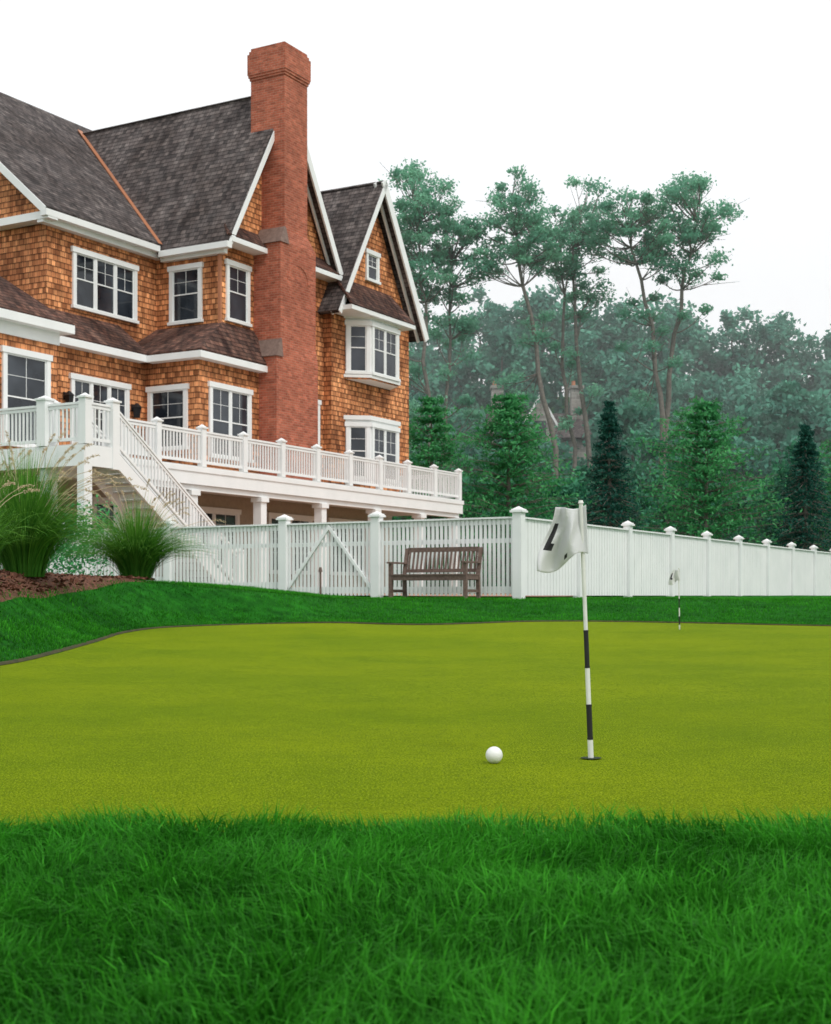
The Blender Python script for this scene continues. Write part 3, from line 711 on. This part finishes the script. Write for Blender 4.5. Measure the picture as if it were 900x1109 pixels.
tall_tree([[(14.2,80,0),(14.3,80,9.8),(13.8,80,14),(13.2,80,18.4),(12.4,80,21.5)],[(14.6,80.5,0),(14.6,80.5,11),(15.0,80.5,15),(15.5,80,19),(16.3,80,22)]],(14.4,80,21.4),(4.3,3,3.1),108,160,24,low=14)
def forest(name,specs,seed,mat,leaf,ncl,nl):
    r=np.random.default_rng(seed); CC=[];RR=[];V=[];F=[]
    for (x,y,zt,rx,rz) in specs:
        z0=float(tz(np.array(x),np.array(y)))
        for i in range(ncl):
            v=r.normal(size=3); v/=np.linalg.norm(v); v*=r.uniform(.5,1.0)
            if v[1]>.3: v[1]*=-1
            CC.append(np.array([x,y,zt-rz])+v*[rx,rx,rz]); RR.append(rx*r.uniform(.26,.46))
        tube(V,F,bez((x,y,z0-.5),(x+r.uniform(-.5,.5),y,zt-rz*.6),6,r,0),np.linspace(.22,.06,6),6)
    L,c=clumpleaves(CC,RR,nl,seed+1,.75); v,t=quads(L,r.uniform(*leaf,len(L)),seed+2,.3)
    e=empty(name,(specs[0][0],specs[0][1],0))
    arrmesh('foliage',v,t,None,[mat],np.repeat(c,4),parent=e); arrmesh('trunks',np.vstack(V),np.vstack(F),None,['bark'],parent=e,smooth=True)
RX=[-60,-10,-3,-.8,3.8,6.9,11.5,19,23.8,30.7,34.5,42,80]; RZ=[15,16,19,21.5,25,26,25.6,25.6,24.6,23.6,22,21,21]
r=np.random.default_rng(55); sp=[]
for yy,lo in ((120,1.5),(115,0),(109,3.2),(104,6.3),(100,9.5)):
    x=-20.0
    while x<58:
        zt=np.interp(x*115/yy,RX,RZ)*(yy/115)-lo+r.uniform(-1.5,.8); rx=r.uniform(2.4,3.8)
        if not(yy<108 and 4.5<x<13.5 and zt>13): sp.append((x,yy+r.uniform(-2,2) if yy>101 else yy+r.uniform(4,6),zt,rx,r.uniform(3.6,5.4)))
        x+=r.uniform(2.2,3.3)
for yy,zt0 in ((92,14),(86,11.3)):
    x=-12.0
    while x<42:
        zt=zt0+r.uniform(-1.5,1.2)
        if 4<x<12.5: zt=r.uniform(11.6,13.4) if yy==92 else r.uniform(10,11.8)
        sp.append((x,yy+r.uniform(-2,2),zt,r.uniform(2.2,3.2),r.uniform(3.2,4.4))); x+=r.uniform(2.2,3.4)
forest('forest_treeline',sp,61,'leaf_far',(.32,.62),21,95)
sp=[]
x=-8.0
while x<34:
    sp.append((x,r.uniform(69,75),r.uniform(6,9.6),r.uniform(1.9,2.8),r.uniform(3,4.2))); x+=r.uniform(1.5,2.3)
forest('woodland_understory',sp,62,'leaf_mid',(.2,.4),20,125)
def conifer(name,x,y,h,R,mat,seed,layers,nbr,droop,leaf,nl,irr=.15,expo=.9):
    r=np.random.default_rng(seed); z0=float(tz(np.array(x),np.array(y))); e=empty(name,(x,y,z0)); V=[];F=[]
    tube(V,F,[(x,y,z0-.2),(x,y,z0+h*.5),(x,y,z0+h*.98)],[.16,.09,.02],7); L=[];C=[]
    for i in range(layers):
        f=(i+.5)/layers; zz=z0+.25+f*h*.97; lay=r.uniform(.8,1.12)
        for k in range(nbr):
            a=r.uniform(0,2*np.pi); ln=lay*R*(1-f)**expo*r.uniform(1-irr*2,1+irr)+.08
            zt=zz-ln*droop*r.uniform(.4,1.3)+r.uniform(-.12,.12); tip=np.array([x+math.cos(a)*ln,y+math.sin(a)*ln,zt]); b=np.array([x,y,zz])
            if ln>.5: tube(V,F,np.array([b,(b+tip)/2+[0,0,.04*ln],tip]),[.025,.016,.006],4)
            t=r.uniform(.15,1.03,nl)[:,None]**.7; w=(.04+.13*ln*(1-abs(t-.6)))
            L.append(b+(tip-b)*t+r.normal(size=(nl,3))*w*[1,1,.55]); C.append(np.clip(.05+.7*t[:,0]*r.uniform(.5,1.2)+r.uniform(-.15,.15,nl),0,1))
    L=np.vstack(L);C=np.concatenate(C); v,t=quads(L,r.uniform(*leaf,len(L)),seed+1,.2,.6)
    arrmesh('needles',v,t,None,[mat],np.repeat(C,4),parent=e); arrmesh('trunk_and_branches',np.vstack(V),np.vstack(F),None,['bark'],parent=e)
conifer('spruce_tree',8.4,60,8.5,2.1,'leaf_spruce',71,30,16,.25,(.10,.22),32)
conifer('spruce_tree',16.9,60,7.4,2.2,'leaf_spruce',72,27,16,.25,(.10,.22),32)
conifer('pine_tree',3.9,58,8.4,3.2,'leaf_pine',73,20,16,-.2,(.12,.28),44,.4,.5)
conifer('pine_tree',12.6,60,8.3,3.6,'leaf_pine',74,20,17,-.2,(.12,.28),46,.4,.5)
conifer('pine_tree',.7,60,8.6,2.5,'leaf_pine',75,20,14,-.2,(.12,.28),38,.4,.5)
conifer('pine_tree',19.9,63,7.4,3.0,'leaf_pine',76,18,14,-.2,(.12,.28),38,.4,.5)
def shrub(x,y,w,h,mat,seed):
    r=np.random.default_rng(seed); z0=float(tz(np.array(x),np.array(y))); C=[np.array([x,y,z0+h*.5])+r.uniform(-1,1,3)*[w*.35,w*.35,h*.28] for _ in range(12)]
    L,c=clumpleaves(C,[w*.26]*12,260,seed,.9); v,t=quads(L,r.uniform(.04,.09,len(L)),seed,.2)
    arrmesh('garden_shrub',v,t,None,[mat],np.repeat(c,4))
shrub(-6.1,25,2.0,1.4,'leaf_pine',81); shrub(-8.2,25.5,2.2,1.7,'leaf_pine',82); shrub(6.4,56,2.4,2.6,'fgrass',83)
# distant stone house
sh=MB(); dh=empty('stone_house',(8,99,3))
def sb(x0,x1,y0,y1,z0,z1,k): sh.box((x0,y0,z0),(x1-x0,0,0),(0,y1-y0,0),(0,0,z1-z0),k)
sb(5.5,12,97.5,103,2,11.6,'stone')
sh.slab([(5.1,97,11.5),(12.4,97,11.5),(12.4,100.2,13.6),(5.1,100.2,13.6)],.15,'roof'); sh.slab([(5.1,103.4,11.5),(12.4,103.4,11.5),(12.4,100.2,13.6),(5.1,100.2,13.6)],.15,'roof')
sb(7.7,9.7,96.6,97.5,2,12.4,'stone'); sh.poly([(7.7,96.6,12.4),(9.7,96.6,12.4),(8.7,96.6,14.2)],'stone')
sh.beam((7.5,96.55,12.3),(8.7,96.55,14.4),(0,1,0),.1,(0,0,1),.3,W); sh.beam((9.9,96.55,12.3),(8.7,96.55,14.4),(0,1,0),.1,(0,0,1),.3,W)
sb(8.3,9.1,96.5,96.6,11.4,12.6,'glass')
for x in (5.9,11.6): 
    sb(x-.42,x+.42,99.4,100.6,11,15.3,'stone'); sb(x-.5,x+.5,99.3,100.7,15.3,15.5,'stone'); sh.cyl((x-.2,100,15.5),(x-.2,100,15.9),.15,.13,'copper')
sh.obj('stone_house_body',dh)
# humid haze lying over the distant woods (real scattering volume)
hz=bpy.data.materials.new('morning_haze'); hz.use_nodes=True; nt=hz.node_tree; nt.nodes.remove(nt.nodes['Principled BSDF'])
vs=nt.nodes.new('ShaderNodeVolumeScatter'); vs.inputs['Density'].default_value=.0038; vs.inputs['Color'].default_value=(.94,1,1,1)
nt.links.new(vs.outputs[0],nt.nodes['Material Output'].inputs['Volume']); hz.cycles.homogeneous_volume=True; M['haze']=hz
hm=MB(); hm.box((-150,66,-2),(300,0,0),(0,58,0),(0,0,30),'haze'); hm.obj('haze')
# ------------------------------------------------------------------ light, sky, camera
w=bpy.data.worlds.new('World'); S.world=w; w.use_nodes=True; nt=w.node_tree; bg=nt.nodes['Background']
el,az=math.radians(52),math.radians(140)
sk_=nt.nodes.new('ShaderNodeTexSky'); sk_.sky_type='NISHITA'; sk_.sun_disc=False; sk_.sun_elevation=el; sk_.sun_rotation=az; sk_.dust_density=4; sk_.air_density=1
c=mix(nt,sk_.outputs[0],(9.8,9.95,10.0),.92); nt.links.new(c,bg.inputs[0]); bg.inputs[1].default_value=.116
sl=bpy.data.lights.new('sun','SUN'); sl.energy=1.5; sl.angle=math.radians(12); sl.color=(1,.96,.9)
so=bpy.data.objects.new('sun',sl); S.collection.objects.link(so)
sdv=Vector((math.sin(az)*math.cos(el),math.cos(az)*math.cos(el),math.sin(el)))
so.rotation_euler=sdv.to_track_quat('Z','Y').to_euler(); so.location=(20,-10,40)
cam=bpy.data.cameras.new('cam'); co=bpy.data.objects.new('camera',cam); S.collection.objects.link(co); S.camera=co
co.location=(0,0,.42); co.rotation_euler=(math.radians(90),0,0)
cam.sensor_width=36; cam.lens=1500/1109*36; cam.shift_y=90.5/1109; cam.clip_end=3000; cam.clip_start=.05
cam.dof.use_dof=True; cam.dof.focus_distance=5.0; cam.dof.aperture_fstop=13
S.view_settings.view_transform='Standard'; S.view_settings.look='None'; S.view_settings.exposure=0
